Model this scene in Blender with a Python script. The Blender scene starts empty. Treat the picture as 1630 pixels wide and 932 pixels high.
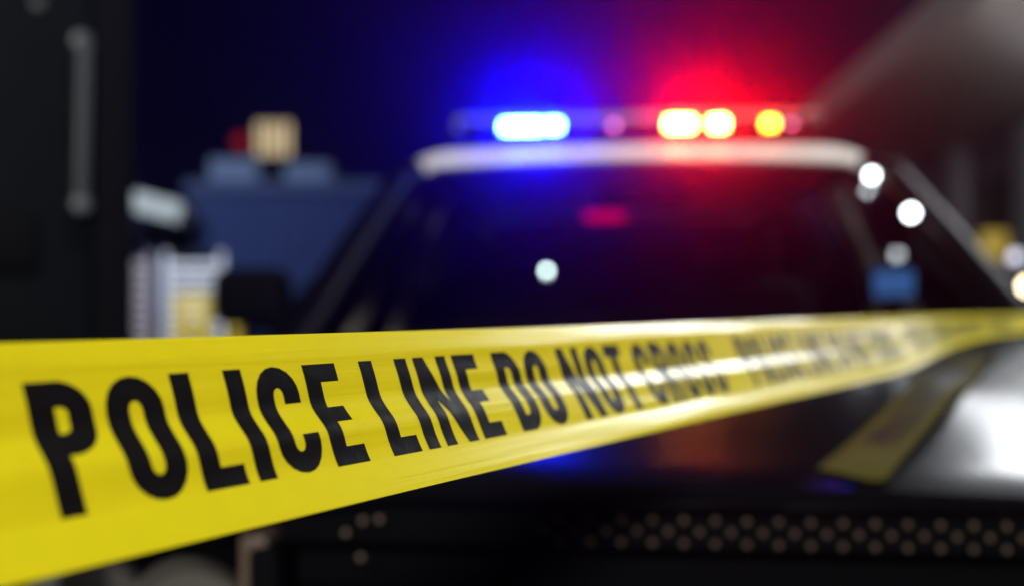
import bpy, bmesh, math, random
from mathutils import Vector, Matrix, noise
R = math.radians
PI = math.pi
random.seed(7)
S = bpy.context.scene
C = S.collection

# ------------------------------------------------------------------ camera
CZ = 1.2
cd = bpy.data.cameras.new('camera')
cam = bpy.data.objects.new('camera', cd); C.objects.link(cam)
cam.location = (0, 0, CZ); cam.rotation_euler = (R(90), 0, 0)
cd.lens = 35; cd.sensor_width = 36; cd.shift_y = 24 / 1630
cd.clip_start = 0.02; cd.clip_end = 400
cd.dof.use_dof = True; cd.dof.focus_distance = 0.425; cd.dof.aperture_fstop = 3.2
S.camera = cam

# ------------------------------------------------------------------ night sky
w = bpy.data.worlds.new('World'); S.world = w; w.use_nodes = True
bg = w.node_tree.nodes['Background']
bg.inputs[0].default_value = (0.10, 0.11, 1.0, 1); bg.inputs[1].default_value = 0.0065

S.view_settings.view_transform = 'Standard'; S.view_settings.look = 'None'
S.view_settings.exposure = 0; S.view_settings.gamma = 1
try:
    S.cycles.use_denoising = True
    S.cycles.volume_bounces = 1
    S.cycles.max_bounces = 8
    S.cycles.transparent_max_bounces = 16
    S.cycles.sample_clamp_indirect = 4
    S.cycles.caustics_reflective = False; S.cycles.caustics_refractive = False
except Exception:
    pass

# ------------------------------------------------------------------ lamps of the place and added fill lights
def lamp(name, kind, loc, aim, energy, color, size=0.5, spot=None, blend=1.0, parent=None):
    l = bpy.data.lights.new(name, kind); l.energy = energy; l.color = color
    if kind == 'AREA': l.shape = 'DISK'; l.size = size
    else: l.shadow_soft_size = size
    if kind == 'SPOT': l.spot_size = R(spot); l.spot_blend = blend
    o = bpy.data.objects.new(name, l); C.objects.link(o); o.location = loc
    d = Vector(aim) - Vector(loc)
    o.rotation_euler = d.to_track_quat('-Z', 'Y').to_euler()
    if parent:
        o.parent = parent
    return o
# street lamp behind the photographer, floodlight of the yard at the right, mast light behind the car, added fill by the depot
lamp('street_light', 'AREA', (-0.5, -8.0, 4.5), (0.3, 1.5, 1.1), 800, (1.0, 0.97, 0.90), 1.2)
lamp('roof_fill', 'AREA', (1.6, -1.5, 8.0), (0.5, 2.6, 1.5), 400, (1.0, 0.96, 0.90), 0.9)  # added fill to whiten the car roof, no such lamp known
lamp('flood_light', 'AREA', (3.5, 5.0, 3.65), (0.4, 0.9, 1.1), 75, (0.93, 0.96, 1.0), 1.4)
lamp('canopy_panel', 'AREA', (4.9, 8.6, 4.1), (0.8, 1.7, 1.0), 42, (0.92, 0.95, 1.0), 1.6)
lamp('sheen_fill', 'AREA', (6.3, 7.6, 2.1), (0.8, 1.6, 1.1), 30, (1.0, 0.95, 0.88), 1.6)  # unseen light added for the pale sheen on the tape's far end
lamp('depot_fill', 'AREA', (-4.8, 9.5, 4.2), (-4.3, 13.0, 1.3), 290, (0.84, 0.90, 1.0), 0.6)  # fill added to light the depot front, no lamp known there
lamp('canopy_light', 'AREA', (6.6, 8.0, 2.2), (5.6, 10.0, 4.3), 42, (1.0, 0.90, 0.82), 0.8)

# ------------------------------------------------------------------ materials
def mat(name, col, rough=0.5, metal=0.0, coat=0.0, emit=None, es=0, bump=0.0, scale=30, vary=0.12, trans=0):
    m = bpy.data.materials.new(name); m.use_nodes = True
    nt = m.node_tree; b = nt.nodes['Principled BSDF']
    b.inputs['Roughness'].default_value = rough; b.inputs['Metallic'].default_value = metal
    b.inputs['Coat Weight'].default_value = coat; b.inputs['Coat Roughness'].default_value = 0.06
    tc = nt.nodes.new('ShaderNodeTexCoord'); n = nt.nodes.new('ShaderNodeTexNoise')
    n.inputs['Scale'].default_value = scale; n.inputs['Detail'].default_value = 5
    nt.links.new(tc.outputs['Object'], n.inputs['Vector'])
    r = nt.nodes.new('ShaderNodeMix'); r.data_type = 'RGBA'
    r.inputs[6].default_value = tuple(c * (1 - vary) for c in col) + (1,)
    r.inputs[7].default_value = tuple(min(1, c * (1 + vary)) for c in col) + (1,)
    nt.links.new(n.outputs['Fac'], r.inputs[0]); nt.links.new(r.outputs[2], b.inputs['Base Color'])
    if emit:
        b.inputs['Emission Color'].default_value = (*emit, 1); b.inputs['Emission Strength'].default_value = es
    if bump:
        bp = nt.nodes.new('ShaderNodeBump'); bp.inputs['Strength'].default_value = bump
        bp.inputs['Distance'].default_value = 0.01
        nt.links.new(n.outputs['Fac'], bp.inputs['Height']); nt.links.new(bp.outputs[0], b.inputs['Normal'])
    return m
def glass(name, tint, gl=0.06):
    m = bpy.data.materials.new(name); m.use_nodes = True; nt = m.node_tree
    nt.nodes.remove(nt.nodes['Principled BSDF'])
    t = nt.nodes.new('ShaderNodeBsdfTransparent'); t.inputs[0].default_value = (*tint, 1)
    g = nt.nodes.new('ShaderNodeBsdfGlossy'); g.inputs['Roughness'].default_value = gl
    f = nt.nodes.new('ShaderNodeFresnel'); f.inputs[0].default_value = 1.45
    x = nt.nodes.new('ShaderNodeMixShader'); nt.links.new(f.outputs[0], x.inputs[0])
    nt.links.new(t.outputs[0], x.inputs[1]); nt.links.new(g.outputs[0], x.inputs[2])
    nt.links.new(x.outputs[0], nt.nodes['Material Output'].inputs['Surface'])
    return m
def _glass_ior(m, v):
    for n in m.node_tree.nodes:
        if n.bl_idname == 'ShaderNodeFresnel': n.inputs[0].default_value = v
    return m
def emis(name, col, s):
    m = bpy.data.materials.new(name); m.use_nodes = True; nt = m.node_tree
    nt.nodes.remove(nt.nodes['Principled BSDF'])
    e = nt.nodes.new('ShaderNodeEmission'); e.inputs[0].default_value = (*col, 1); e.inputs[1].default_value = s
    nt.links.new(e.outputs[0], nt.nodes['Material Output'].inputs['Surface'])
    return m
M = dict(
    paint=mat('black_paint', (0.003, 0.003, 0.0045), 0.24, 0, 0.09, vary=0.2, scale=8),
    white=mat('white_paint', (0.86, 0.84, 0.80), 0.5, 0, 0.1, vary=0.03, scale=12),
    pillar=mat('pillar_paint', (0.002, 0.002, 0.003), 0.42),
    trim=mat('black_trim', (0.0025, 0.0025, 0.003), 0.8, bump=0.1, scale=200),
    rubber=mat('rubber', (0.02, 0.02, 0.02), 0.85, bump=0.3, scale=120),
    rim=mat('dark_steel', (0.10, 0.10, 0.11), 0.4, 0.8),
    chrome=mat('bright_metal', (0.55, 0.52, 0.47), 0.32, 0.9, vary=0.1),
    stud=mat('stud_metal', (0.10, 0.07, 0.05), 0.45, 0.0, vary=0.1),
    glass=glass('window_glass', (0.72, 0.74, 0.76)),
    cover=_glass_ior(glass('bar_cover', (0.95, 0.95, 0.95), 0.3), 1.02),
    lens=glass('clear_lens', (0.9, 0.9, 0.9), 0.1),
    seat=mat('seat_cloth', (0.012, 0.012, 0.014), 0.9, bump=0.3, scale=200),
    dash=mat('dash_plastic', (0.012, 0.011, 0.012), 0.7, bump=0.2, scale=200),
    beige=mat('beige_trim', (0.75, 0.68, 0.56), 0.6),
    asphalt=mat('asphalt', (0.045, 0.045, 0.047), 0.8, bump=0.6, scale=60, vary=0.4),
    booth=mat('booth_paint', (0.0032, 0.0045, 0.0055), 0.55, 0, 0.0, bump=0.08, scale=14, vary=0.25),
    boothdark=mat('booth_frame', (0.003, 0.003, 0.004), 0.6),
    handle=mat('handle_metal', (0.018, 0.022, 0.026), 0.5, 0.0, vary=0.2),
    steel=mat('brushed_steel', (0.05, 0.06, 0.07), 0.45, 0.4, bump=0.1, scale=60),
    bluewall=mat('blue_cladding', (0.018, 0.029, 0.090), 0.8, bump=0.2, scale=5, vary=0.15),
    coping=mat('grey_coping', (0.030, 0.043, 0.10), 0.6, vary=0.15),
    unit=mat('pale_unit', (0.085, 0.12, 0.21), 0.6, vary=0.1),
    louvre=mat('white_louvre', (0.66, 0.68, 0.76), 0.5, vary=0.08),
    pink=mat('dusty_louvre', (0.36, 0.32, 0.35), 0.6, vary=0.12),
    concrete=mat('pale_concrete', (0.30, 0.33, 0.33), 0.85, bump=0.4, scale=14, vary=0.2),
    yellow=mat('yellow_steel', (0.62, 0.46, 0.03), 0.45, vary=0.15),
    soffit=mat('soffit_board', (0.34, 0.30, 0.29), 0.8, bump=0.2, scale=6, vary=0.15),
    darkwall=mat('dark_wall', (0.05, 0.05, 0.075), 0.8, bump=0.3, scale=8, vary=0.3),
    column=mat('grey_column', (0.20, 0.20, 0.22), 0.7, bump=0.2, scale=10, vary=0.2),
    cap=mat('blue_cloth', (0.10, 0.28, 0.75), 0.8, bump=0.2, scale=120),
    blueled=emis('blue_led', (0.07, 0.24, 1.0), 95),
    redled=emis('red_led', (1.0, 0.24, 0.05), 120),
    redled2=emis('red_led_dimmer', (1.0, 0.32, 0.02), 42),
    pinkled=emis('pink_led', (1.0, 0.25, 0.55), 4.0),
    whiteglint=emis('white_glint', (0.88, 0.96, 1.0), 16),
    softspot=emis('soft_spot', (0.70, 0.92, 0.88), 11),
    greyglow=emis('grey_glow', (0.55, 0.55, 0.66), 3.0),
    warmled=emis('warm_led', (1.0, 0.80, 0.48), 14),
    warmpane=emis('warm_pane', (1.0, 0.78, 0.44), 0.75),
    redlamp=emis('red_lamp', (1.0, 0.03, 0.03), 0.25),
    screen=emis('blue_glow_panel', (0.10, 0.30, 0.85), 0.45),  # for the added blue glow, no real screen
    redglint=emis('red_glint', (1.0, 0.0, 0.08), 1.0),
)

M['paint'].node_tree.nodes['Principled BSDF'].inputs['Coat Roughness'].default_value = 0.15
M['paint'].node_tree.nodes['Principled BSDF'].inputs['Specular IOR Level'].default_value = 0.15
for k_ in ('trim', 'bluewall', 'coping', 'unit', 'booth', 'boothdark', 'pillar', 'dash', 'rubber'):
    M[k_].node_tree.nodes['Principled BSDF'].inputs['Specular IOR Level'].default_value = 0.03

# ------------------------------------------------------------------ helpers
def tag(o, label=None, cat=None, group=None, kind=None):
    for k, v in (('label', label), ('category', cat), ('group', group), ('kind', kind)):
        if v: o[k] = v
    return o
def empty(name, loc, rz=0, **k):
    o = bpy.data.objects.new(name, None); C.objects.link(o); o.location = loc; o.rotation_euler.z = rz
    return tag(o, **k)
def obj(name, bm, m, parent=None, smooth=True, normals=True):
    if normals: bmesh.ops.recalc_face_normals(bm, faces=bm.faces)
    me = bpy.data.meshes.new(name); bm.to_mesh(me); bm.free()
    me.materials.append(M[m] if isinstance(m, str) else m)
    if smooth:
        for p in me.polygons: p.use_smooth = True
        try: me.set_sharp_from_angle(angle=R(35))
        except Exception: pass
    o = bpy.data.objects.new(name, me); C.objects.link(o)
    if parent: o.parent = parent
    return o
def bx(bm, x0, x1, y0, y1, z0, z1, bev=0.0, mtx=None):
    r = bmesh.ops.create_cube(bm, size=1); vs = r['verts']
    bmesh.ops.scale(bm, vec=(x1 - x0, y1 - y0, z1 - z0), verts=vs)
    bmesh.ops.translate(bm, vec=((x0 + x1) / 2, (y0 + y1) / 2, (z0 + z1) / 2), verts=vs)
    if mtx: bmesh.ops.transform(bm, matrix=mtx, verts=vs)
    if bev:
        es = list({e for v in vs for e in v.link_edges})
        bmesh.ops.bevel(bm, geom=es, offset=bev, segments=3, profile=0.5, affect='EDGES')
    return bm
def box(name, m, parent, *a, bev=0.0, mtx=None):
    return obj(name, bx(bmesh.new(), *a, bev=bev, mtx=mtx), m, parent)
def tube(bm, pts, r, n=10, closed=False):
    pts = [Vector(p) for p in pts]; rings = []
    for i, p in enumerate(pts):
        a = pts[i - 1] if (i > 0 or closed) else p
        b = pts[(i + 1) % len(pts)] if (i < len(pts) - 1 or closed) else p
        t = (b - a).normalized()
        u = t.cross(Vector((0, 0, 1)))
        if u.length < 0.05: u = t.cross(Vector((1, 0, 0)))
        u.normalize(); v = t.cross(u)
        rr = r[i] if isinstance(r, (list, tuple)) else r
        rings.append([bm.verts.new(p + (u * math.cos(2 * PI * k / n) + v * math.sin(2 * PI * k / n)) * rr) for k in range(n)])
    m = len(rings)
    for i in range(m if closed else m - 1):
        A, B = rings[i], rings[(i + 1) % m]
        for k in range(n): bm.faces.new((A[k], A[(k + 1) % n], B[(k + 1) % n], B[k]))
    if not closed:
        bm.faces.new(rings[0]); bm.faces.new(rings[-1])
    return bm
def lathe(bm, prof, n=32, mtx=None):
    rings = []
    for (r, z) in prof:
        rings.append([bm.verts.new((r * math.cos(2 * PI * k / n), r * math.sin(2 * PI * k / n), z)) for k in range(n)])
    for A, B in zip(rings, rings[1:]):
        for k in range(n): bm.faces.new((A[k], A[(k + 1) % n], B[(k + 1) % n], B[k]))
    bm.faces.new(rings[0]); bm.faces.new(rings[-1])
    if mtx: bmesh.ops.transform(bm, matrix=mtx, verts=[v for R_ in rings for v in R_])
    return bm
def grid(bm, f, us, vs, keep=None):
    V = [[bm.verts.new(f(u, v)) for v in vs] for u in us]
    for i in range(len(us) - 1):
        for j in range(len(vs) - 1):
            if keep and not keep((us[i] + us[i + 1]) / 2, (vs[j] + vs[j + 1]) / 2): continue
            bm.faces.new((V[i][j], V[i + 1][j], V[i + 1][j + 1], V[i][j + 1]))
    lone = [v for v in bm.verts if not v.link_faces]
    bmesh.ops.delete(bm, geom=lone, context='VERTS')
    return bm
def thick(bm, t):
    bmesh.ops.recalc_face_normals(bm, faces=bm.faces)
    bmesh.ops.solidify(bm, geom=bm.faces[:], thickness=t)
    return bm
def lin(a, b, n): return [a + (b - a) * i / n for i in range(n + 1)]
def interp(tab, x):
    if x <= tab[0][0]: return tab[0][1]
    for (a, fa), (b, fb) in zip(tab, tab[1:]):
        if x <= b:
            t = (x - a) / (b - a); return fa + (fb - fa) * t
    return tab[-1][1]
def ss(t):
    t = max(0, min(1, t)); return t * t * (3 - 2 * t)
def smoothtab(tab, x):
    if x <= tab[0][0]: return tab[0][1]
    for (a, fa), (b, fb) in zip(tab, tab[1:]):
        if x <= b: return fa + (fb - fa) * ss((x - a) / (b - a)) * 0.5 + (fb - fa) * (x - a) / (b - a) * 0.5
    return tab[-1][1]

# ------------------------------------------------------------------ ground
g = box('ground', 'asphalt', None, -30, 30, -10, 45, -0.3, 0.0); tag(g, kind='structure')

# ------------------------------------------------------------------ police car (x to the car's left side = picture right, y backwards, metres)
HW = [(0, 0.80), (0.12, 0.885), (0.35, 0.945), (0.8, 0.975), (1.6, 0.985), (3.6, 0.985), (4.5, 0.95), (4.85, 0.86)]
ZC = [(0.0, 1.018), (0.03, 1.030), (0.10, 1.043), (0.30, 1.079), (0.45, 1.098), (0.8, 1.114), (1.22, 1.132), (1.6, 1.14)]
ZE = [(0.0, 1.018), (0.03, 1.029), (0.10, 1.043), (0.30, 1.077), (0.7, 1.109), (1.22, 1.130), (1.6, 1.14)]
def crom(tab, x):
    if x <= tab[0][0]: return tab[0][1]
    n = len(tab)
    for i in range(n - 1):
        if x <= tab[i + 1][0]:
            (x1, y1), (x2, y2) = tab[i], tab[i + 1]
            x0, y0 = tab[i - 1] if i else (2 * x1 - x2, 2 * y1 - y2)
            x3, y3 = tab[i + 2] if i + 2 < n else (2 * x2 - x1, 2 * y2 - y1)
            m1 = (y2 - y0) / (x2 - x0) * (x2 - x1); m2 = (y3 - y1) / (x3 - x1) * (x2 - x1); t = (x - x1) / (x2 - x1)
            return (2*t**3 - 3*t*t + 1) * y1 + (t**3 - 2*t*t + t) * m1 + (-2*t**3 + 3*t*t) * y2 + (t**3 - t*t) * m2
    return tab[-1][1]
def hw(y): return interp(HW, y)
def ztop(x, y):
    ax = abs(x); k_ = ss((ax - 0.33) / 0.2); z = crom(ZC, y) * (1 - k_) + crom(ZE, y) * k_
    z += 0.020 * math.exp(-((ax - 0.70) / 0.10) ** 2) * ss(y / 0.5)          # raised fender crest
    z += 0.008 * (1 - ss((ax - 0.30) / 0.10))                              # centre bulge
    z -= 0.012 * (ax / 0.7) ** 2
    z -= 0.11 * max(0, (ax - 0.76) / 0.19) ** 2
    z -= 0.05 * max(0, (0.12 - y) / 0.12) ** 2 * (ax / 0.8) ** 2
    return z
SP = [(0.22, 0.90), (0.32, 0.955), (0.55, 0.985), (0.75, 1.0), (0.90, 0.995), (0.99, 0.975), (1.06, 0.945)]
def side(s, y, z): return (s * hw(y) * interp(SP, z), y, z)
BELT = 1.06
def build_car(label, cat, group, loc, rz, police=True):
    car = empty('police_car' if police else 'parked_car', loc, rz, label=label, cat=cat, group=group)
    # hood
    bm = grid(bmesh.new(), lambda x, y: (x, y + 0.05 * (abs(x) / 0.76) ** 2 * (1 - y / 1.22), ztop(x, y)), lin(-0.76, 0.76, 56), lin(0.012, 1.20, 44))
    thick(bm, 0.012); obj('hood', bm, 'paint', car)
    # fender tops and sides
    arch = [(0.86, 0.37, 0.40), (3.86, 0.37, 0.40)]
    def keep(y, z): return all((y - a) ** 2 + (z - b) ** 2 > r * r for a, b, r in arch)
    for s in (-1, 1):
        bm = grid(bmesh.new(), lambda t, y: (s * (0.768 + t * (hw(y) * 0.965 - 0.768)), y, ztop(0.768 + t * (hw(y) * 0.965 - 0.768), y) - 0.0), lin(0, 1, 8), lin(0.06, 1.40, 30))
        def f2(y, t):
            zt = ztop(hw(y) * 0.965, y) if y < 1.4 else BELT
            zt = zt + (BELT - zt) * ss((y - 1.1) / 0.3)
            z = 0.24 + t * (zt - 0.24)
            k = interp(SP, z) if t < 1 else 0.965
            return (s * hw(y) * (k * (1 - ss((t - 0.9) / 0.1)) + 0.965 * ss((t - 0.9) / 0.1)), y, z)
        ys = lin(0.06, 4.80, 150); ts = lin(0, 1, 26)
        grid(bm, f2, ys, ts, lambda y, t: keep(y, 0.24 + t * 0.82))
        obj('body_side', bm, 'paint', car)
        for y0, y1 in ((1.50, 2.52), (2.55, 3.50)):
            bm = grid(bmesh.new(), lambda y, z: tuple(Vector(side(s, y, z)) + Vector((s * 0.006, 0, 0))), lin(y0, y1, 16), lin(0.34, 1.05, 14))
            thick(bm, 0.01); d = obj('door', bm, 'paint' if not police else 'white', car)
            box('handle', 'trim', d, *( (0.985, 1.02) if s > 0 else (-1.02, -0.985)), y1 - 0.22, y1 - 0.06, 0.93, 0.96, bev=0.008)
    # rear
    bm = grid(bmesh.new(), lambda x, z: (x * interp(SP, z) , 4.80 + 0.10 * (1 - (x / 0.87) ** 2) - 0.06 * max(0, (z - 0.9)), z), lin(-0.87, 0.87, 20), lin(0.3, 1.08, 10))
    thick(bm, 0.02); obj('tailgate', bm, 'paint', car)
    # front face: bumper, grille, lamps
    def fy(x, z):
        return 0.035 + 0.16 * (abs(x) / 0.85) ** 2.4 - 0.045 * ss((0.78 - z) / 0.2)
    bm = grid(bmesh.new(), lambda x, z: (x, fy(x, z), z), lin(-0.86, 0.86, 44), lin(0.26, 0.70, 14)); thick(bm, 0.02)
    obj('front_bumper', bm, 'trim', car)
    bm = grid(bmesh.new(), lambda x, t: (x, fy(x, 0.9) - 0.012 * (t), 1.018 + 0.008 * t - 0.016 * (abs(x) / 0.8) ** 2), lin(-0.78, 0.78, 40), lin(0, 0.75, 4)); thick(bm, 0.015)
    obj('hood_lip', bm, 'paint', car)
    gr = box('grille', 'trim', car, -0.44, 0.44, 0.115, 0.135, 0.70, 1.005)
    fr = bmesh.new()
    for x0, x1, z0, z1 in ((-0.47, 0.47, 0.69, 0.715), (-0.47, -0.44, 0.715, 0.955), (0.44, 0.47, 0.715, 0.955)):
        bx(fr, x0, x1, 0.04, 0.12, z0, z1, bev=0.006)
    obj('grille_frame', fr, 'trim', gr)
    # bars of the grille and the bright mesh studs between them
    for z in (0.775, 0.835, 0.895):
        box('grille_bar', 'trim', gr, -0.438, 0.438, 0.05, 0.11, z - 0.010, z + 0.010, bev=0.005)
    if police:
        sm = bmesh.new(); bmesh.ops.create_uvsphere(sm, u_segments=8, v_segments=6, radius=0.0037)
        first = obj('stud', sm, 'stud', gr); n = 0
        for r_, z in enumerate((0.9915, 0.9805, 0.9690)):
            for k in range(-14, 15):
                x = k * 0.0305 + (0.01525 if r_ == 1 else 0.0)
                if x > 0.435 or x < -0.17: continue
                o = first if n == 0 else first.copy()
                if n: C.objects.link(o); o.parent = gr
                o.location = (x, 0.046, z - 0.0); n += 1
        for fx, fz, fy_ in ((-0.365, 0.976, 0.05), (-0.350, 0.952, 0.05), (-0.348, 0.988, 0.052), (-0.331, 0.990, 0.05)):  # beads added for the small highlights on the headlamp edge
            o = first.copy(); o.name = 'headlamp_glint'; o.data = first.data; C.objects.link(o); o.parent = gr; o.location = (fx, fy_ - 0.02, fz)
        box('stud_strip', 'trim', gr, -0.44, 0.44, 0.052, 0.075, 0.962, 1.004)
    for s in (-1, 1):
        h = obj('headlight', grid(bmesh.new(), lambda x, z: (s * x, fy(x, 0.85) + 0.10 + 0.15 * (x - 0.47), z), lin(0.475, 0.90, 16), lin(0.72, 0.965, 8)), 'trim', car)
        for cx, rr in ((0.56, 0.062), (0.70, 0.062), (0.815, 0.04)):
            mt = Matrix.Translation((s * cx, fy(cx, 0.85) + 0.02, 0.85)) @ Matrix.Rotation(R(90), 4, 'X')
            bm = lathe(bmesh.new(), [(rr * 1.25, 0.0), (rr * 1.22, 0.012), (rr, 0.0), (rr * 0.8, -0.03), (rr * 0.45, -0.05), (0.012, -0.052)], 28, mt)
            obj('reflector', bm, 'chrome', h)
            bm = bmesh.new(); bmesh.ops.create_uvsphere(bm, u_segments=14, v_segments=8, radius=0.017, matrix=Matrix.Translation((s * cx, fy(cx, 0.85) + 0.045, 0.85)))
            obj('bulb', bm, 'lens', h)
        bm = grid(bmesh.new(), lambda x, z: (s * x, fy(x, 0.85) - 0.004 + 0.04 * ((z - 0.85) / 0.12) ** 2, z), lin(0.475, 0.86, 16), lin(0.72, 0.965, 10)); thick(bm, 0.004)
        obj('lens', bm, 'lens', h)
        box('bezel', 'stud', h, *sorted((s * 0.455, s * 0.484)), 0.055, 0.12, 0.72, 0.965, bev=0.004)
    # glass house
    RX = [(1.2, 0.80), (2.10, 0.66), (4.3, 0.62)]
    def ws(t, k):        # t across -1..1, k up 0..1
        x = t * (0.785 + (0.66 - 0.785) * k); y = 1.20 + 0.90 * k + 0.10 * t * t * (1 - 0.5 * k) - 0.02
        z = 1.135 + (1.655 - 1.135) * (k ** 0.92) - 0.012 * t * t * k - 0.03 * t * t * (1 - k)
        return (x, y, z)
    bm = grid(bmesh.new(), ws, lin(-0.96, 0.96, 32), lin(0.0, 1.0, 18)); obj('windshield', bm, 'glass', car)
    def rf(x, y):
        k = (y - 2.08) / 2.3
        z = 1.655 + 0.098 * (1 - (1 - min(1, k / 0.28)) ** 3) - 0.05 * ss((k - 0.5) / 0.5)
        return z
    bm = grid(bmesh.new(), lambda t, y: (t * 0.732 * (1 - 0.03 * (y - 2.1)), y + 0.05 * t * t * (1 - ss((y - 2.08) / 0.5)), rf(t, y) - 0.012 * t * t - 0.045 * max(0, (abs(t) - 0.84) / 0.2) ** 2), lin(-1, 1, 48), [2.075, 2.085] + lin(2.1, 4.45, 34))
    thick(bm, 0.02); obj('roof', bm, 'white' if police else 'paint', car)
    for s in (-1, 1):
        bm = tube(bmesh.new(), [(s * 0.80, 1.16, 1.09), (s * 0.785, 1.31, 1.175), (s * 0.745, 1.62, 1.375), (s * 0.705, 1.92, 1.560), (s * 0.69, 2.13, 1.620), (s * 0.685, 2.30, 1.65)], [0.045, 0.045, 0.042, 0.040, 0.036, 0.030], 12)
        obj('front_pillar', bm, 'pillar', car)
        rl = [(s * 0.69, 2.14, 1.605), (s * 0.70, 2.6, 1.66), (s * 0.69, 3.4, 1.67), (s * 0.66, 4.2, 1.62), (s * 0.70, 4.6, 1.35), (s * 0.80, 4.75, 1.08)]
        obj('roof_rail', tube(bmesh.new(), rl, 0.03, 10), 'paint', car)
        for yb in (2.53, 3.52):
            obj('side_pillar', tube(bmesh.new(), [(s * 0.90, yb, 1.04), (s * 0.80, yb + 0.05, 1.40), (s * 0.70, yb + 0.09, 1.66)], 0.032, 8), 'trim', car)
        obj('pillar_trim', tube(bmesh.new(), [(s * 0.855, 2.50, 1.02), (s * 0.765, 2.53, 1.40), (s * 0.66, 2.56, 1.60)], 0.024, 8), 'beige', car)
        def sg(y, k):
            zt = interp([(1.3, 1.16), (2.12, 1.60), (3.4, 1.655), (4.3, 1.58), (4.62, 1.2)], y)
            z = 1.05 + (zt - 1.05) * k; return (s * (0.93 - 0.42 * (z - 1.05)), y, z)
        bm = grid(bmesh.new(), sg, lin(1.35, 4.55, 40), lin(0, 1, 8)); obj('side_window', bm, 'glass', car)
        # mirrors
        mp = empty('side_mirror', (s * 0.955, 1.42, 1.228)); mp.parent = car
        obj('mirror_shell', bx(bmesh.new(), -0.09, 0.09, -0.06, 0.05, -0.068, 0.068, bev=0.035), 'trim', mp)
        box('mirror_glass', 'chrome', mp, -0.075, 0.075, 0.048, 0.056, -0.046, 0.046, bev=0.003)
        obj('mirror_arm', tube(bmesh.new(), [(-s * 0.03, 0, -0.05), (-s * 0.10, 0.03, -0.12)], 0.022, 8), 'trim', mp)
        tl = box('tail_light', 'trim', car, *sorted((s * 0.72, s * 0.86)), 4.78, 4.84, 0.95, 1.15, bev=0.01)
    bm = grid(bmesh.new(), lambda t, k: (t * (0.78 - 0.14 * k), 4.80 - 0.35 * k, 1.08 + 0.50 * k), lin(-0.95, 0.95, 10), lin(0, 1, 6)); obj('rear_window', bm, 'glass', car)
    # cowl, wipers
    bm = grid(bmesh.new(), lambda x, y: (x, y, 1.105 + 0.02 * (y - 1.19) / 0.1 - 0.03 * (x / 0.8) ** 2), lin(-0.80, 0.80, 20), lin(1.185, 1.32, 3)); thick(bm, 0.01); obj('cowl', bm, 'trim', car)
    for x0, x1 in ((-0.55, 0.02), (0.05, 0.62)):
        a, b = Vector(ws(x0 / 0.78, 0.02)), Vector(ws(x1 / 0.78, 0.07))
        obj('wiper', tube(bmesh.new(), [a + Vector((0, -0.02, 0.012)), (a + b) / 2 + Vector((0, -0.03, 0.012)), b + Vector((0, -0.02, 0.012))], 0.006, 6), 'trim', car)
    # floor, wheels
    box('underbody', 'trim', car, -0.78, 0.78, 0.20, 4.70, 0.22, 0.40)
    eb = box('engine_bay', 'trim', car, -0.74, 0.74, 0.30, 1.20, 0.40, 0.93)
    for s in (-1, 1):
        for yw in (0.86, 3.86):
            wh = empty('wheel', (s * 0.86, yw, 0.37)); wh.parent = car
            mt = Matrix.Rotation(R(90) * s, 4, 'Y')
            obj('tyre', lathe(bmesh.new(), [(0.22, -0.11), (0.34, -0.115), (0.37, -0.09), (0.37, 0.09), (0.34, 0.115), (0.23, 0.11)], 36, mt), 'rubber', wh)
            bm = lathe(bmesh.new(), [(0.235, 0.0), (0.232, 0.105), (0.20, 0.085), (0.09, 0.06), (0.07, 0.10), (0.01, 0.10)], 24, mt)
            obj('rim', bm, 'rim', wh)
    # cabin
    box('cabin_floor', 'dash', car, -0.80, 0.80, 1.30, 4.6, 0.41, 0.46)
    bm = grid(bmesh.new(), lambda x, t: (x, 1.30 + 0.42 * t + 0.05 * (x / 0.7) ** 2, 1.085 + 0.035 * math.sin(PI * t) - 0.25 * max(0, t - 0.85) / 0.15 + 0.02 * math.exp(-((x - 0.36) / 0.18) ** 2) * math.sin(PI * t)), lin(-0.75, 0.75, 30), lin(0, 1, 12)); thick(bm, 0.02)
    obj('dashboard', bm, 'dash', car)
    bm = tube(bmesh.new(), [(0.37 + 0.18 * math.cos(2 * PI * k / 24), 1.82 + 0.07 * math.sin(2 * PI * k / 24), 1.02 + 0.17 * math.sin(2 * PI * k / 24)) for k in range(24)], 0.014, 8, closed=True)
    sw = obj('steering_wheel', bm, 'trim', car)
    for x in (-0.37, 0.37):
        st = empty('front_seat', (x, 2.45, 0.46)); st.parent = car
        obj('cushion', bx(bmesh.new(), -0.26, 0.26, -0.30, 0.25, 0.05, 0.24, bev=0.05), 'seat', st)
        obj('backrest', bx(bmesh.new(), -0.26, 0.26, 0.16, 0.30, 0.22, 0.84, bev=0.06), 'seat', st)
        obj('headrest', bx(bmesh.new(), -0.14, 0.14, 0.19, 0.29, 0.87, 1.05, bev=0.04), 'seat', st)
    box('partition', 'dash', car, -0.70, 0.70, 2.86, 2.88, 0.60, 1.45)
    vm = box('rearview_mirror', 'trim', car, -0.12, 0.12, 1.86, 1.89, 1.482, 1.540, bev=0.012)
    return car, ws

car, WS = build_car('black and white police SUV with flashing roof lights, facing the camera behind the tape', 'police car', None, (0.195, 0.93, 0), R(-5.1))
def carp(x, y, z): return Matrix.LocRotScale(car.location, car.rotation_euler, None) @ Vector((x, y, z))
# glowing block added for the red reflection of the lights at the mirror
box('mirror_glint', 'redglint', car, -0.155, -0.045, 1.79, 1.815, 1.440, 1.462, bev=0.006)
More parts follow.
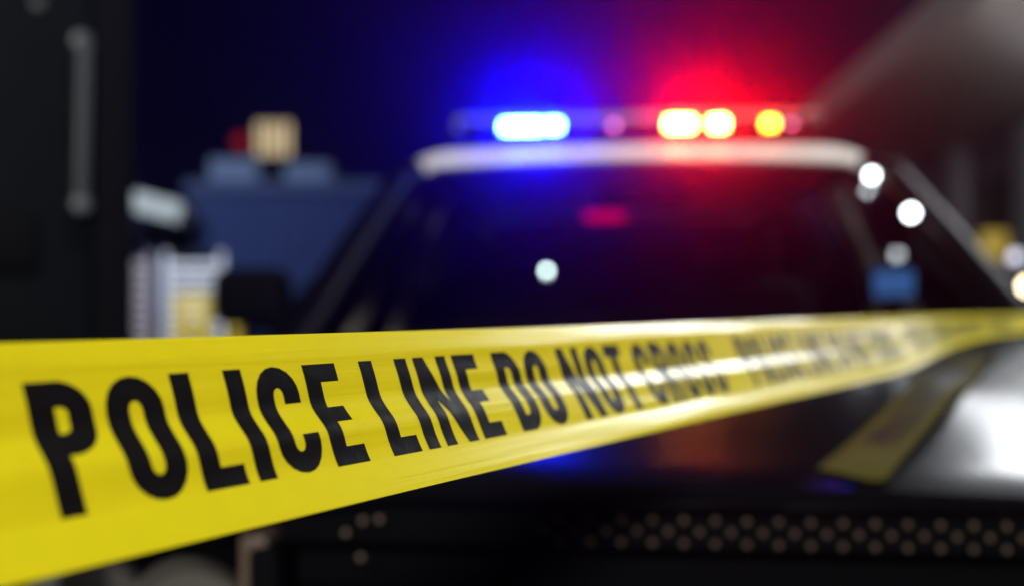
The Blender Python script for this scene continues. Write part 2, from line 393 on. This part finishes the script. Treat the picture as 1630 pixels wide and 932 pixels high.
# glowing beads added as specular highlights on the driver's side pillar
def led(name, m, parent, loc, r):
    bm = bmesh.new(); bmesh.ops.create_uvsphere(bm, u_segments=12, v_segments=8, radius=r, matrix=Matrix.Translation(loc))
    return obj(name, bm, m, parent)
led('pillar_glint', 'whiteglint', car, (0.655, 1.965, 1.576), 0.012)
led('pillar_glint', 'whiteglint', car, (0.670, 1.655, 1.440), 0.013)
led('pillar_glint', 'greyglow', car, (0.725, 1.84, 1.530), 0.013)
led('windshield_spot', 'softspot', car, (-0.24, 1.42, 1.288), 0.0075)  # glowing bead added for a bright disc in the windshield

# ------------------------------------------------------------------ light bar (rests on the roof)
bar = empty('light_bar', carp(0, 2.45, 1.757), R(-5.1), label='long low emergency light bar flashing blue and red on the white car roof', cat='light bar')
obj('base', bx(bmesh.new(), -0.60, 0.60, -0.13, 0.13, 0.0, 0.024, bev=0.010), 'trim', bar)
for x in (-0.45, 0.45): obj('foot', bx(bmesh.new(), x - 0.05, x + 0.05, -0.08, 0.08, -0.03, 0.0, bev=0.004), 'trim', bar)
obj('reflector_wall', bx(bmesh.new(), -0.57, 0.57, -0.02, 0.02, 0.024, 0.070, bev=0.006), 'trim', bar)
bm = bx(bmesh.new(), -0.598, 0.598, -0.128, 0.128, 0.025, 0.082, bev=0.02)
obj('clear_cover', bm, 'cover', bar)
def module(x, wd, h, m, z=0.046, y=-0.09):
    hs = obj('lamp_module', bx(bmesh.new(), x - wd / 2 - 0.008, x + wd / 2 + 0.008, y + 0.012, y + 0.05, z - h / 2 - 0.008, z + h / 2 + 0.008, bev=0.003), 'trim', bar)
    obj('led', bx(bmesh.new(), x - wd / 2, x + wd / 2, y, y + 0.010, z - h / 2, z + h / 2, bev=0.004), m, hs)
module(-0.375, 0.130, 0.034, 'blueled'); module(-0.27, 0.050, 0.030, 'blueled', 0.048)
module(0.148, 0.085, 0.036, 'redled'); module(0.272, 0.050, 0.034, 'redled', 0.045)
module(0.438, 0.036, 0.032, 'redled2', 0.042)
module(-0.068, 0.02, 0.02, 'pinkled'); module(0.505, 0.016, 0.016, 'pinkled', 0.042)
def barp(x, y, z): return Matrix.LocRotScale(bar.location, bar.rotation_euler, None) @ Vector((x, y, z))
for (x, colr, e) in ((-0.33, (0.0, 0.0, 1.0), 2500), (0.20, (1.0, 0.0, 0.0), 1800), (0.42, (1.0, 0.0, 0.0), 180)):
    p = barp(x, -0.14, 0.045)
    lamp('flash_light', 'SPOT', p, (p.x, p.y - 3, p.z + 1.60), e, colr, 0.02, 96, 0.55)

# glowing panel on a stalk, made up for a blue patch behind the glass
tb = empty('blue_glow', (0.60, 1.56, 1.12), -0.15); tb.parent = car
obj('blue_glow_stalk', tube(bmesh.new(), [(0, 0.04, -0.06), (0, 0.03, 0.10)], 0.012, 8), 'trim', tb)
obj('case', bx(bmesh.new(), -0.058, 0.058, 0.0, 0.030, 0.100, 0.180, bev=0.014), 'trim', tb)
obj('screen', grid(bmesh.new(), lambda x, z: (x, -0.003, z), lin(-0.046, 0.046, 2), lin(0.110, 0.172, 2)), 'screen', tb)  # glowing face of the added panel, no real screen

# dim strip laid on the hood, standing in for the tape's reflection
tape_refl = empty('tape_reflection', (0, 0, 0), label='dim yellow strip imitating the reflection of the tape in the black hood', cat='tape')
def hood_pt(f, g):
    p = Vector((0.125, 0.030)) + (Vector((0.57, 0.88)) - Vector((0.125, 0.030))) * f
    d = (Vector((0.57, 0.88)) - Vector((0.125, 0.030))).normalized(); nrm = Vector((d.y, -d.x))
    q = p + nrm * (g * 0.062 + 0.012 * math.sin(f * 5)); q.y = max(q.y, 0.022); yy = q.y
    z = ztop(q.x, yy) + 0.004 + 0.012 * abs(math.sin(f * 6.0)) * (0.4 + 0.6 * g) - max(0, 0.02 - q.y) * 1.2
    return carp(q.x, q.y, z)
M['refltape'] = mat('reflected_film', (0.050, 0.046, 0.0015), 0.8, bump=0.1, scale=60, vary=0.3)  # dimness of the reflection put into the base colour
M['refltape'].node_tree.nodes['Principled BSDF'].inputs['Specular IOR Level'].default_value = 0.1
bm = grid(bmesh.new(), hood_pt, lin(0, 1.0, 90), lin(-0.5, 0.5, 14)); obj('film', bm, 'refltape', tape_refl)

# ------------------------------------------------------------------ barrier tape
A0 = R(33.5); TX, TD, TZ = -0.3635, 0.0, -0.0107
SB = 1.55
def head(s):
    return A0 + R(10.5) * ss((s - SB) / 0.35)
# pre-integrated path of the top edge; s measured so that straight part has D = s*cos(A0)
PATH = {}
N0, N1, DS = -0.9, 2.66, 0.01
def _path():
    x, y = TX + math.tan(A0) * SB * math.cos(A0), SB * math.cos(A0); s = SB; out = [(s, x, y)]
    while s < N1 + 0.1:
        a = head(s); x += math.sin(a) * DS; y += math.cos(a) * DS; s += DS; out.append((s, x, y))
    return out
PT = _path()
def base(s):
    if s <= SB: return TX + math.sin(A0) * s, math.cos(A0) * s
    i = min(len(PT) - 2, int((s - SB) / DS)); t = (s - PT[i][0]) / DS
    return PT[i][1] + (PT[i + 1][1] - PT[i][1]) * t, PT[i][2] + (PT[i + 1][2] - PT[i][2]) * t
TW = 0.0765
TILT = [(0, 36), (0.10, 34), (0.16, 20), (0.38, 20), (0.46, 46), (0.53, 46), (0.60, 24), (0.75, 26), (0.82, 40), (0.93, 40), (1.0, 30)]
PROF = [(0.0, 0.0)]
for i in range(200):
    a = R(smoothtab(TILT, (i + 0.5) / 200)); du = TW / 200
    PROF.append((PROF[-1][0] + du * math.sin(a), PROF[-1][1] + du * math.cos(a)))
def prof(u):
    f = max(0, min(1, u / TW)) * 200; i = min(199, int(f)); t = f - i
    return PROF[i][0] + (PROF[i + 1][0] - PROF[i][0]) * t, PROF[i][1] + (PROF[i + 1][1] - PROF[i][1]) * t
def tape_pt(s, u, off=0.0):
    x, y = base(s); a = head(s); wv, dz = prof(u)
    k = 1 - 0.5 * ss((s - 1.4) / 0.7)
    # shallow creases that wander along the tape
    q = u / TW
    rip = 0.0007 * noise.noise(Vector((s * 2.2, q * 5.0, 1.3))) + 0.00035 * noise.noise(Vector((s * 9, q * 9.0, 4.7)))
    wv = wv * k + rip * 1.6 + off * 0.88
    sag = -0.0018 * math.sin(PI * max(0, min(1, (s - 0.2) / 2.2)))*0
    return Vector((x + math.cos(a) * wv, y - math.sin(a) * wv, CZ + TZ - dz * k + sag + off * 0.47))
def tape_mat(name, col, tr, rough):
    m = mat(name, col, rough, 0, 0.0, bump=0.05, scale=90, vary=0.05)
    nt = m.node_tree; b = nt.nodes['Principled BSDF']
    b.inputs['Specular IOR Level'].default_value = 0.6
    tb = nt.nodes.new('ShaderNodeBsdfTranslucent'); tb.inputs[0].default_value = (*col, 1)
    uv = nt.nodes.new('ShaderNodeUVMap'); uv.uv_map = 'along'
    mp = nt.nodes.new('ShaderNodeMapping'); mp.inputs['Scale'].default_value = (5, 190, 1)
    ns = nt.nodes.new('ShaderNodeTexNoise'); ns.inputs['Scale'].default_value = 1.0; ns.inputs['Detail'].default_value = 4
    ns.inputs['Distortion'].default_value = 0.6
    nt.links.new(uv.outputs[0], mp.inputs[0]); nt.links.new(mp.outputs[0], ns.inputs['Vector'])
    bp = nt.nodes.new('ShaderNodeBump'); bp.inputs['Strength'].default_value = 0.4; bp.inputs['Distance'].default_value = 0.0012
    nt.links.new(ns.outputs['Fac'], bp.inputs['Height']); nt.links.new(bp.outputs[0], b.inputs['Normal'])
    x = nt.nodes.new('ShaderNodeMixShader'); x.inputs[0].default_value = tr
    nt.links.new(b.outputs[0], x.inputs[1]); nt.links.new(tb.outputs[0], x.inputs[2])
    nt.links.new(x.outputs[0], nt.nodes['Material Output'].inputs['Surface'])
    return m
M['tape'] = tape_mat('yellow_film', (0.61, 0.54, 0.006), 0.12, 0.24)
M['ink'] = mat('black_ink', (0.004, 0.0035, 0.004), 0.36, 0, 0, bump=0.05, scale=90)
M['ink'].node_tree.nodes['Principled BSDF'].inputs['Specular IOR Level'].default_value = 0.14
t0 = base(0.2)
tape = empty('barrier_tape', (0, 0, 0), label='yellow plastic barrier tape printed POLICE LINE DO NOT CROSS, stretched across the foreground', cat='tape')
bm = grid(bmesh.new(), lambda s, u: tape_pt(s, u), lin(N0, N1, 712), lin(0, TW, 64))
film = obj('film', bm, 'tape', tape)
uvl = film.data.uv_layers.new(name='along'); vi = 65
for lp in film.data.loops:
    i, j = divmod(lp.vertex_index, vi); uvl.data[lp.index].uv = (N0 + (N1 - N0) * i / 712, TW * j / 64)
# letters, drawn as strokes in a box of width w and height 1 (here already in metres: s right, v up)
H = 0.0455; T = 0.0086; U_BOT = 0.0600
def stroke(bm, pts, closed=False, t=T):
    n = len(pts); P = [Vector(p) for p in pts]; L = []; Rr = []
    for i in range(n):
        a = P[i - 1] if (i > 0 or closed) else None; b = P[(i + 1) % n] if (i < n - 1 or closed) else None
        d1 = (P[i] - a).normalized() if a is not None else (b - P[i]).normalized()
        d2 = (b - P[i]).normalized() if b is not None else d1
        n1 = Vector((-d1.y, d1.x)); n2 = Vector((-d2.y, d2.x)); m_ = (n1 + n2).normalized(); k = 1 / max(0.4, m_.dot(n1))
        L.append(P[i] + m_ * (t / 2 * k)); Rr.append(P[i] - m_ * (t / 2 * k))
    VL = [bm.verts.new((v.x, v.y, 0)) for v in L]; VR = [bm.verts.new((v.x, v.y, 0)) for v in Rr]
    for i in range(n if closed else n - 1):
        j = (i + 1) % n; bm.faces.new((VL[i], VL[j], VR[j], VR[i]))
def quad(bm, *p): bm.faces.new([bm.verts.new((x, y, 0)) for x, y in p])
def arc(cx, cy, rx, ry, a0, a1, n=10):
    return [(cx + rx * math.cos(R(a0 + (a1 - a0) * i / n)), cy + ry * math.sin(R(a0 + (a1 - a0) * i / n))) for i in range(n + 1)]
WID = dict(P=0.0215, O=0.0225, L=0.0190, I=T, C=0.0222, E=0.0190, N=0.0250, D=0.0225, T=0.0215, R=0.0225, S=0.0218)
def glyph(ch):
    bm = bmesh.new(); w_ = WID[ch]; h = T / 2; r = w_ / 2 - h; ry = 0.0078
    if ch == 'I': quad(bm, (0, 0), (T, 0), (T, H), (0, H))
    elif ch == 'L': quad(bm, (0, 0), (T, 0), (T, H), (0, H)); quad(bm, (T, 0), (w_, 0), (w_, T * 0.9), (T, T * 0.9))
    elif ch == 'E':
        quad(bm, (0, 0), (T, 0), (T, H), (0, H)); k = T * 0.9
        for y0 in (0, (H - k) / 2, H - k): quad(bm, (T, y0), (w_ if y0 != (H - k) / 2 else w_ * 0.93, y0), (w_ if y0 != (H - k) / 2 else w_ * 0.93, y0 + k), (T, y0 + k))
    elif ch == 'T':
        k = T * 0.9; quad(bm, (0, H - k), (w_, H - k), (w_, H), (0, H)); c = w_ / 2; quad(bm, (c - h, 0), (c + h, 0), (c + h, H - k), (c - h, H - k))
    elif ch == 'N':
        quad(bm, (0, 0), (T * 0.92, 0), (T * 0.92, H), (0, H)); quad(bm, (w_ - T * 0.92, 0), (w_, 0), (w_, H), (w_ - T * 0.92, H))
        a = T * 0.92; quad(bm, (a, H), (a, H - 0.022), (w_ - a, 0), (w_ - a, 0.022))
    elif ch == 'O':
        stroke(bm, arc(w_ / 2, H - h - ry, r, ry, 0, 180) + arc(w_ / 2, h + ry, r, ry, 180, 360), True)
    elif ch == 'D':
        stroke(bm, [(h, h), (w_ - h - 0.006, h)] + arc(w_ - h - 0.007, h + 0.009, 0.007, 0.009, -80, 0, 6) + arc(w_ - h - 0.007, H - h - 0.009, 0.007, 0.009, 0, 80, 6) + [(w_ - h - 0.006, H - h), (h, H - h)], True)
    elif ch in 'PR':
        y0 = H * 0.43
        stroke(bm, [(h, y0 + h), (w_ - h - 0.006, y0 + h)] + arc(w_ - h - 0.007, y0 + h + 0.006, 0.007, 0.006, -80, 0, 6) + arc(w_ - h - 0.007, H - h - 0.006, 0.007, 0.006, 0, 80, 6) + [(w_ - h - 0.006, H - h), (h, H - h)], True)
        quad(bm, (0, 0), (T, 0), (T, y0), (0, y0))
        if ch == 'R': quad(bm, (w_ - T, 0), (w_, 0), (w_ - T * 0.35, y0), (w_ - T * 1.45, y0))
    elif ch == 'C':
        stroke(bm, [(w_ - h, H * 0.66)] + arc(w_ / 2, H - h - ry, r, ry, 0, 180) + arc(w_ / 2, h + ry, r, ry, 180, 360) + [(w_ - h, H * 0.34)])
    elif ch == 'S':
        stroke(bm, [(w_ - h, H * 0.68)] + arc(w_ / 2, H - h - ry, r, ry, 0, 180, 12) + [(h, H * 0.66), (h + 0.002, H * 0.58), (w_ - h - 0.002, H * 0.42), (w_ - h, H * 0.34)] + arc(w_ / 2, h + ry, r, ry, 360, 180, 12) + [(h, H * 0.32)])
    return bm
GAP, SPACE = 0.0048, 0.0150
s = 0.3735
count = 0
def put(ch, s0):
    bm = glyph(ch); 
    for k in range(1, 20):
        bmesh.ops.bisect_plane(bm, geom=bm.verts[:] + bm.edges[:] + bm.faces[:], plane_co=(0, H * k / 20, 0), plane_no=(0, 1, 0))
    for k in range(1, 6):
        bmesh.ops.bisect_plane(bm, geom=bm.verts[:] + bm.edges[:] + bm.faces[:], plane_co=(WID[ch] * k / 6, 0, 0), plane_no=(1, 0, 0))
    for v in bm.verts:
        v.co = tape_pt(s0 + v.co.x, U_BOT - v.co.y, 0.00012)
    obj('letter', bm, 'ink', tape)
def sentence(s):
    for wd in ('POLICE', 'LINE', 'DO', 'NOT', 'CROSS'):
        for ch in wd:
            put(ch, s); s += WID[ch] + GAP
        s += SPACE - GAP
    return s
LEN = sum(WID[c] for c in 'POLICELINEDONOTCROSS') + 15 * GAP + 4 * SPACE
REP = LEN + 0.055
for k in (-2, -1, 0, 1, 2): 
    s_ = s + k * REP
    if s_ > N0 and s_ + LEN < N1: sentence(s_)

# the same print on the reflected strip
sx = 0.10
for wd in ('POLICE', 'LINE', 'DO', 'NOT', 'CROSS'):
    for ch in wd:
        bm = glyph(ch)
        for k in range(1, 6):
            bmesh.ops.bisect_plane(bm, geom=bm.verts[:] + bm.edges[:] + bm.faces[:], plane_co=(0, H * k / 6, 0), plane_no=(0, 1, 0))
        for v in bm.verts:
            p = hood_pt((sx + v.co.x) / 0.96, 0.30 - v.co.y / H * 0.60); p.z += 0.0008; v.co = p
        obj('letter', bm, 'ink', tape_refl); sx += WID[ch] + GAP
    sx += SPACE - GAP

# ------------------------------------------------------------------ dark booth at the left
D = 3.0
booth = empty('guard_booth', (-1.14, D, 0), R(21), label='dark steel booth with a long vertical pull handle at the left edge', cat='booth')
def bo(name, m, *a, bev=0.0, par=None): return box(name, m, par or booth, *a, bev=bev)
bo('wall', 'booth', -1.6, -0.118, 0.05, 1.5, 0, 4.2)
bo('corner_post', 'boothdark', -0.116, 0.0, 0.0, 1.5, 0, 4.2, bev=0.01)
dr = bo('door', 'booth', -1.10, -0.122, 0.02, 0.048, 0.15, 3.1, bev=0.004)
obj('pull_handle', tube(bmesh.new(), [(-0.146, -0.055, 1.52), (-0.138, -0.055, 1.99)], 0.022, 14), 'handle', dr)
for z in (1.50, 1.975):
    obj('handle_mount', lathe(bmesh.new(), [(0.012, 0.0), (0.026, 0.0), (0.028, 0.02), (0.028, 0.06), (0.024, 0.072), (0.008, 0.074)], 18, Matrix.Translation((-0.142, 0.02, z)) @ Matrix.Rotation(R(90), 4, 'X') @ Matrix.Translation((0, 0, 0.02))), 'steel', dr)
for bz in (0.45, 1.05, 2.09, 2.6):
    obj('bolt', lathe(bmesh.new(), [(0.006, 0.0), (0.020, 0.0), (0.018, 0.010), (0.006, 0.013)], 12, Matrix.Translation((-0.262, 0.018, bz)) @ Matrix.Rotation(R(90), 4, 'X')), 'handle', dr)
wn = bo('window', 'boothdark', -0.60, -0.262, -0.004, 0.018, 1.31, 1.475, bev=0.005, par=dr)

# ------------------------------------------------------------------ depot at the left, far
DY = 14.0
dep = empty('depot_building', (-3.5, DY, 0), label='low blue clad depot building with grey coping behind the left mirror', cat='building')
def de(name, m, *a, bev=0.0, par=None): return box(name, m, par or dep, *a, bev=bev)
de('wall', 'bluewall', -1.03, 3.6, 0, 5.0, 0, 2.80)
for k in range(23):
    de('cladding_rib', 'bluewall', -1.0 + k * 0.2, -0.95 + k * 0.2, -0.025, -0.001, 0.1, 2.78)
de('coping', 'coping', -1.08, 3.65, -0.10, 0.25, 2.801, 2.98, bev=0.02)
de('side_wall', 'bluewall', -2.4, -1.031, 0.4, 5.0, 0, 2.70)
de('door_recess', 'boothdark', -1.30, -1.10, 0.30, 0.399, 0, 2.5)
def unit(x0, x1, z1, label):
    u = empty('rooftop_unit', (-3.5 + (x0 + x1) / 2, DY + 0.7, 2.80), label=label, cat='rooftop unit', group='units on the depot roof')
    hx = (x1 - x0) / 2
    box('casing', 'unit', u, -hx, hx, -0.35, 0.35, 0.0, z1 - 2.80, bev=0.05)
    obj('fan', lathe(bmesh.new(), [(0.01, 0), (0.16, 0), (0.16, 0.05), (0.01, 0.06)], 16, Matrix.Translation((0, 0, z1 - 2.805))), 'trim', u)
unit(-0.88, -0.16, 3.36, 'left pale blue ventilation unit on the flat depot roof')
unit(0.22, 0.90, 3.30, 'right pale blue ventilation unit on the flat depot roof')
sign = empty('lit_dormer', (-3.56, DY + 0.9, 2.80), label='small warm lit lantern window between the rooftop units', cat='lantern')
box('stem', 'boothdark', sign, -0.10, 0.10, 0.0, 0.2, 0.0, 0.62)
box('case', 'boothdark', sign, -0.30, 0.30, 0.0, 0.3, 0.62, 1.22, bev=0.03)
for k in range(4): box('pane', 'warmpane', sign, -0.26 + k * 0.138, -0.175 + k * 0.138, -0.012, -0.001, 0.67, 1.17)
rl = empty('beacon', (-4.06, DY + 0.9, 2.80), label='dim red beacon on a short mast left of the lit window', cat='beacon')
obj('mast', tube(bmesh.new(), [(0, 0, 0), (0, 0, 0.80)], 0.03, 8), 'boothdark', rl)
bm = bmesh.new(); bmesh.ops.create_uvsphere(bm, u_segments=12, v_segments=8, radius=0.11, matrix=Matrix.Translation((0, 0, 0.88))); obj('lamp', bm, 'redlamp', rl)
# sloping canopy slab
cn = empty('canopy', (-4.9, DY - 0.5, 0), label='sloping pale concrete canopy slab at the depot corner', cat='canopy')
box('slab', 'concrete', cn, -0.45, 0.52, -0.3, 0.3, -0.13, 0.13, bev=0.02, mtx=Matrix.Translation((0, 0, 2.58)) @ Matrix.Rotation(R(14), 4, 'Y'))
box('post', 'column', cn, -0.52, -0.42, 0.1, 0.2, 0, 2.55)
# louvre screens
def screen(x0, x1, z1, m, label):
    s_ = empty('louvre_screen', ((x0 + x1) / 2, DY - 1.0, 0), label=label, cat='louvre screen', group='louvre screens by the depot')
    hx = (x1 - x0) / 2
    box('backing', 'boothdark', s_, -hx + 0.03, hx - 0.03, 0.081, 0.10, 0, z1 - 0.02)
    for x in (-hx, hx - 0.05): box('upright', m, s_, x, x + 0.05, 0, 0.08, 0, z1)
    n = int(z1 / 0.13); sl = None
    for k in range(n):
        if sl is None: sl = box('slat', m, s_, -hx + 0.051, hx - 0.051, 0.0, 0.06, 0.03, 0.095)
        else:
            c = sl.copy(); C.objects.link(c); c.parent = s_; c.location = (0, 0, 0.13 * k)
screen(-4.55, -3.78, 1.92, 'louvre', 'wide bright white louvre screen right of the dark gap')
screen(-5.02 - 0.1, -4.73, 1.90, 'pink', 'narrow dusty pink louvre screen beside the booth edge')
# yellow barrier frame
yb = empty('yellow_barrier', (-3.75, DY - 2.0, 0), label='yellow tubular steel barrier in front of the louvre screen', cat='barrier')
for x in (-0.24, 0.06, 0.42): obj('post', tube(bmesh.new(), [(x, 0, 0), (x, 0, 1.36 - (0.12 if x > 0.3 else 0))], 0.07, 10), 'yellow', yb)
for z in (0.5, 0.86, 1.02, 1.18, 1.31): obj('rail', tube(bmesh.new(), [(-0.24, 0.0, z), (0.06, 0.0, z)], 0.045, 10), 'yellow', yb)

# ------------------------------------------------------------------ canopied building at the right
rb = empty('canopied_building', (5.0, 12, 0), label='dark building with deep overhanging pale canopy at the right', cat='building')
rb.rotation_euler.z = R(-3.6)
def ri(name, m, *a, bev=0.0, par=None): return box(name, m, par or rb, *a, bev=bev)
ri('fascia', 'soffit', -0.35, -0.10, -8, 9, 4.15, 4.62, bev=0.03)
ri('soffit', 'soffit', -0.098, 3.2, -8, 9, 4.18, 4.30)
ri('wall', 'darkwall', 3.0, 3.4, -4, 9, 0, 4.179)
ri('end_wall', 'darkwall', -0.1, 2.999, 8.0, 8.4, 0, 4.179)
for y in (-2.6, 0.4, 3.4, 6.4): ri('pilaster', 'column', 2.70, 2.998, y, y + 0.55, 0, 4.178)
for x in (0.5, 1.9): ri('pilaster', 'column', x, x + 0.4, 7.7, 7.998, 0, 4.178)
for y in (-1.2, 1.8, 4.8): 
    f = ri('window', 'boothdark', 2.96, 2.997, y, y + 1.2, 0.9, 3.4)
    box('pane', 'glass', f, 2.95, 2.957, y + 0.06, y + 1.14, 0.96, 3.34)
ys = empty('yellow_sign', (5.55, 11.5, 0), label='square yellow sign on a grey post under the canopy', cat='sign')
obj('post', tube(bmesh.new(), [(0, 0, 0), (0, 0, 2.1)], 0.03, 8), 'column', ys)
box('plate', 'yellow', ys, -0.16, 0.16, -0.05, -0.032, 1.76, 2.08, bev=0.006)
# dark parked car and small lamps at the right
pc, _ = build_car('black parked SUV without roof lights under the canopy at the right edge', 'car', None, (5.35, 8.9, 0), R(8), police=False)
def bollard(x, y, z, m, r, label):
    b = empty('post_lamp', (x, y, 0), label=label, cat='lamp', group='post lamps at the right')
    obj('post', tube(bmesh.new(), [(0, 0, 0), (0, 0, z - r)], 0.035, 10), 'trim', b)
    bm = bmesh.new(); bmesh.ops.create_uvsphere(bm, u_segments=14, v_segments=10, radius=r, matrix=Matrix.Translation((0, 0, z))); obj('globe', bm, m, b)
bollard(3.54, 7.0, 1.555, 'greyglow', 0.042, 'taller post lamp with a dim grey white globe')
bollard(3.42, 6.6, 1.345, 'warmled', 0.040, 'shorter post lamp with a bright warm globe')

# ------------------------------------------------------------------ thin haze added to give the lens bloom around the flashing lights
hz = bx(bmesh.new(), -34, 34, -14, 48, -1.3, 9.0)
ho = obj('bloom_volume', hz, emis('bloom_tmp', (0, 0, 0), 0), None); tag(ho, kind='stuff')
m = bpy.data.materials.new('bloom_haze'); m.use_nodes = True; nt = m.node_tree
nt.nodes.remove(nt.nodes['Principled BSDF'])
pv = nt.nodes.new('ShaderNodeVolumePrincipled'); pv.inputs['Density'].default_value = 0.002
pv.inputs['Color'].default_value = (0.9, 0.9, 0.9, 1); pv.inputs['Anisotropy'].default_value = 0.965
nt.links.new(pv.outputs[0], nt.nodes['Material Output'].inputs['Volume'])
ho.data.materials[0] = m
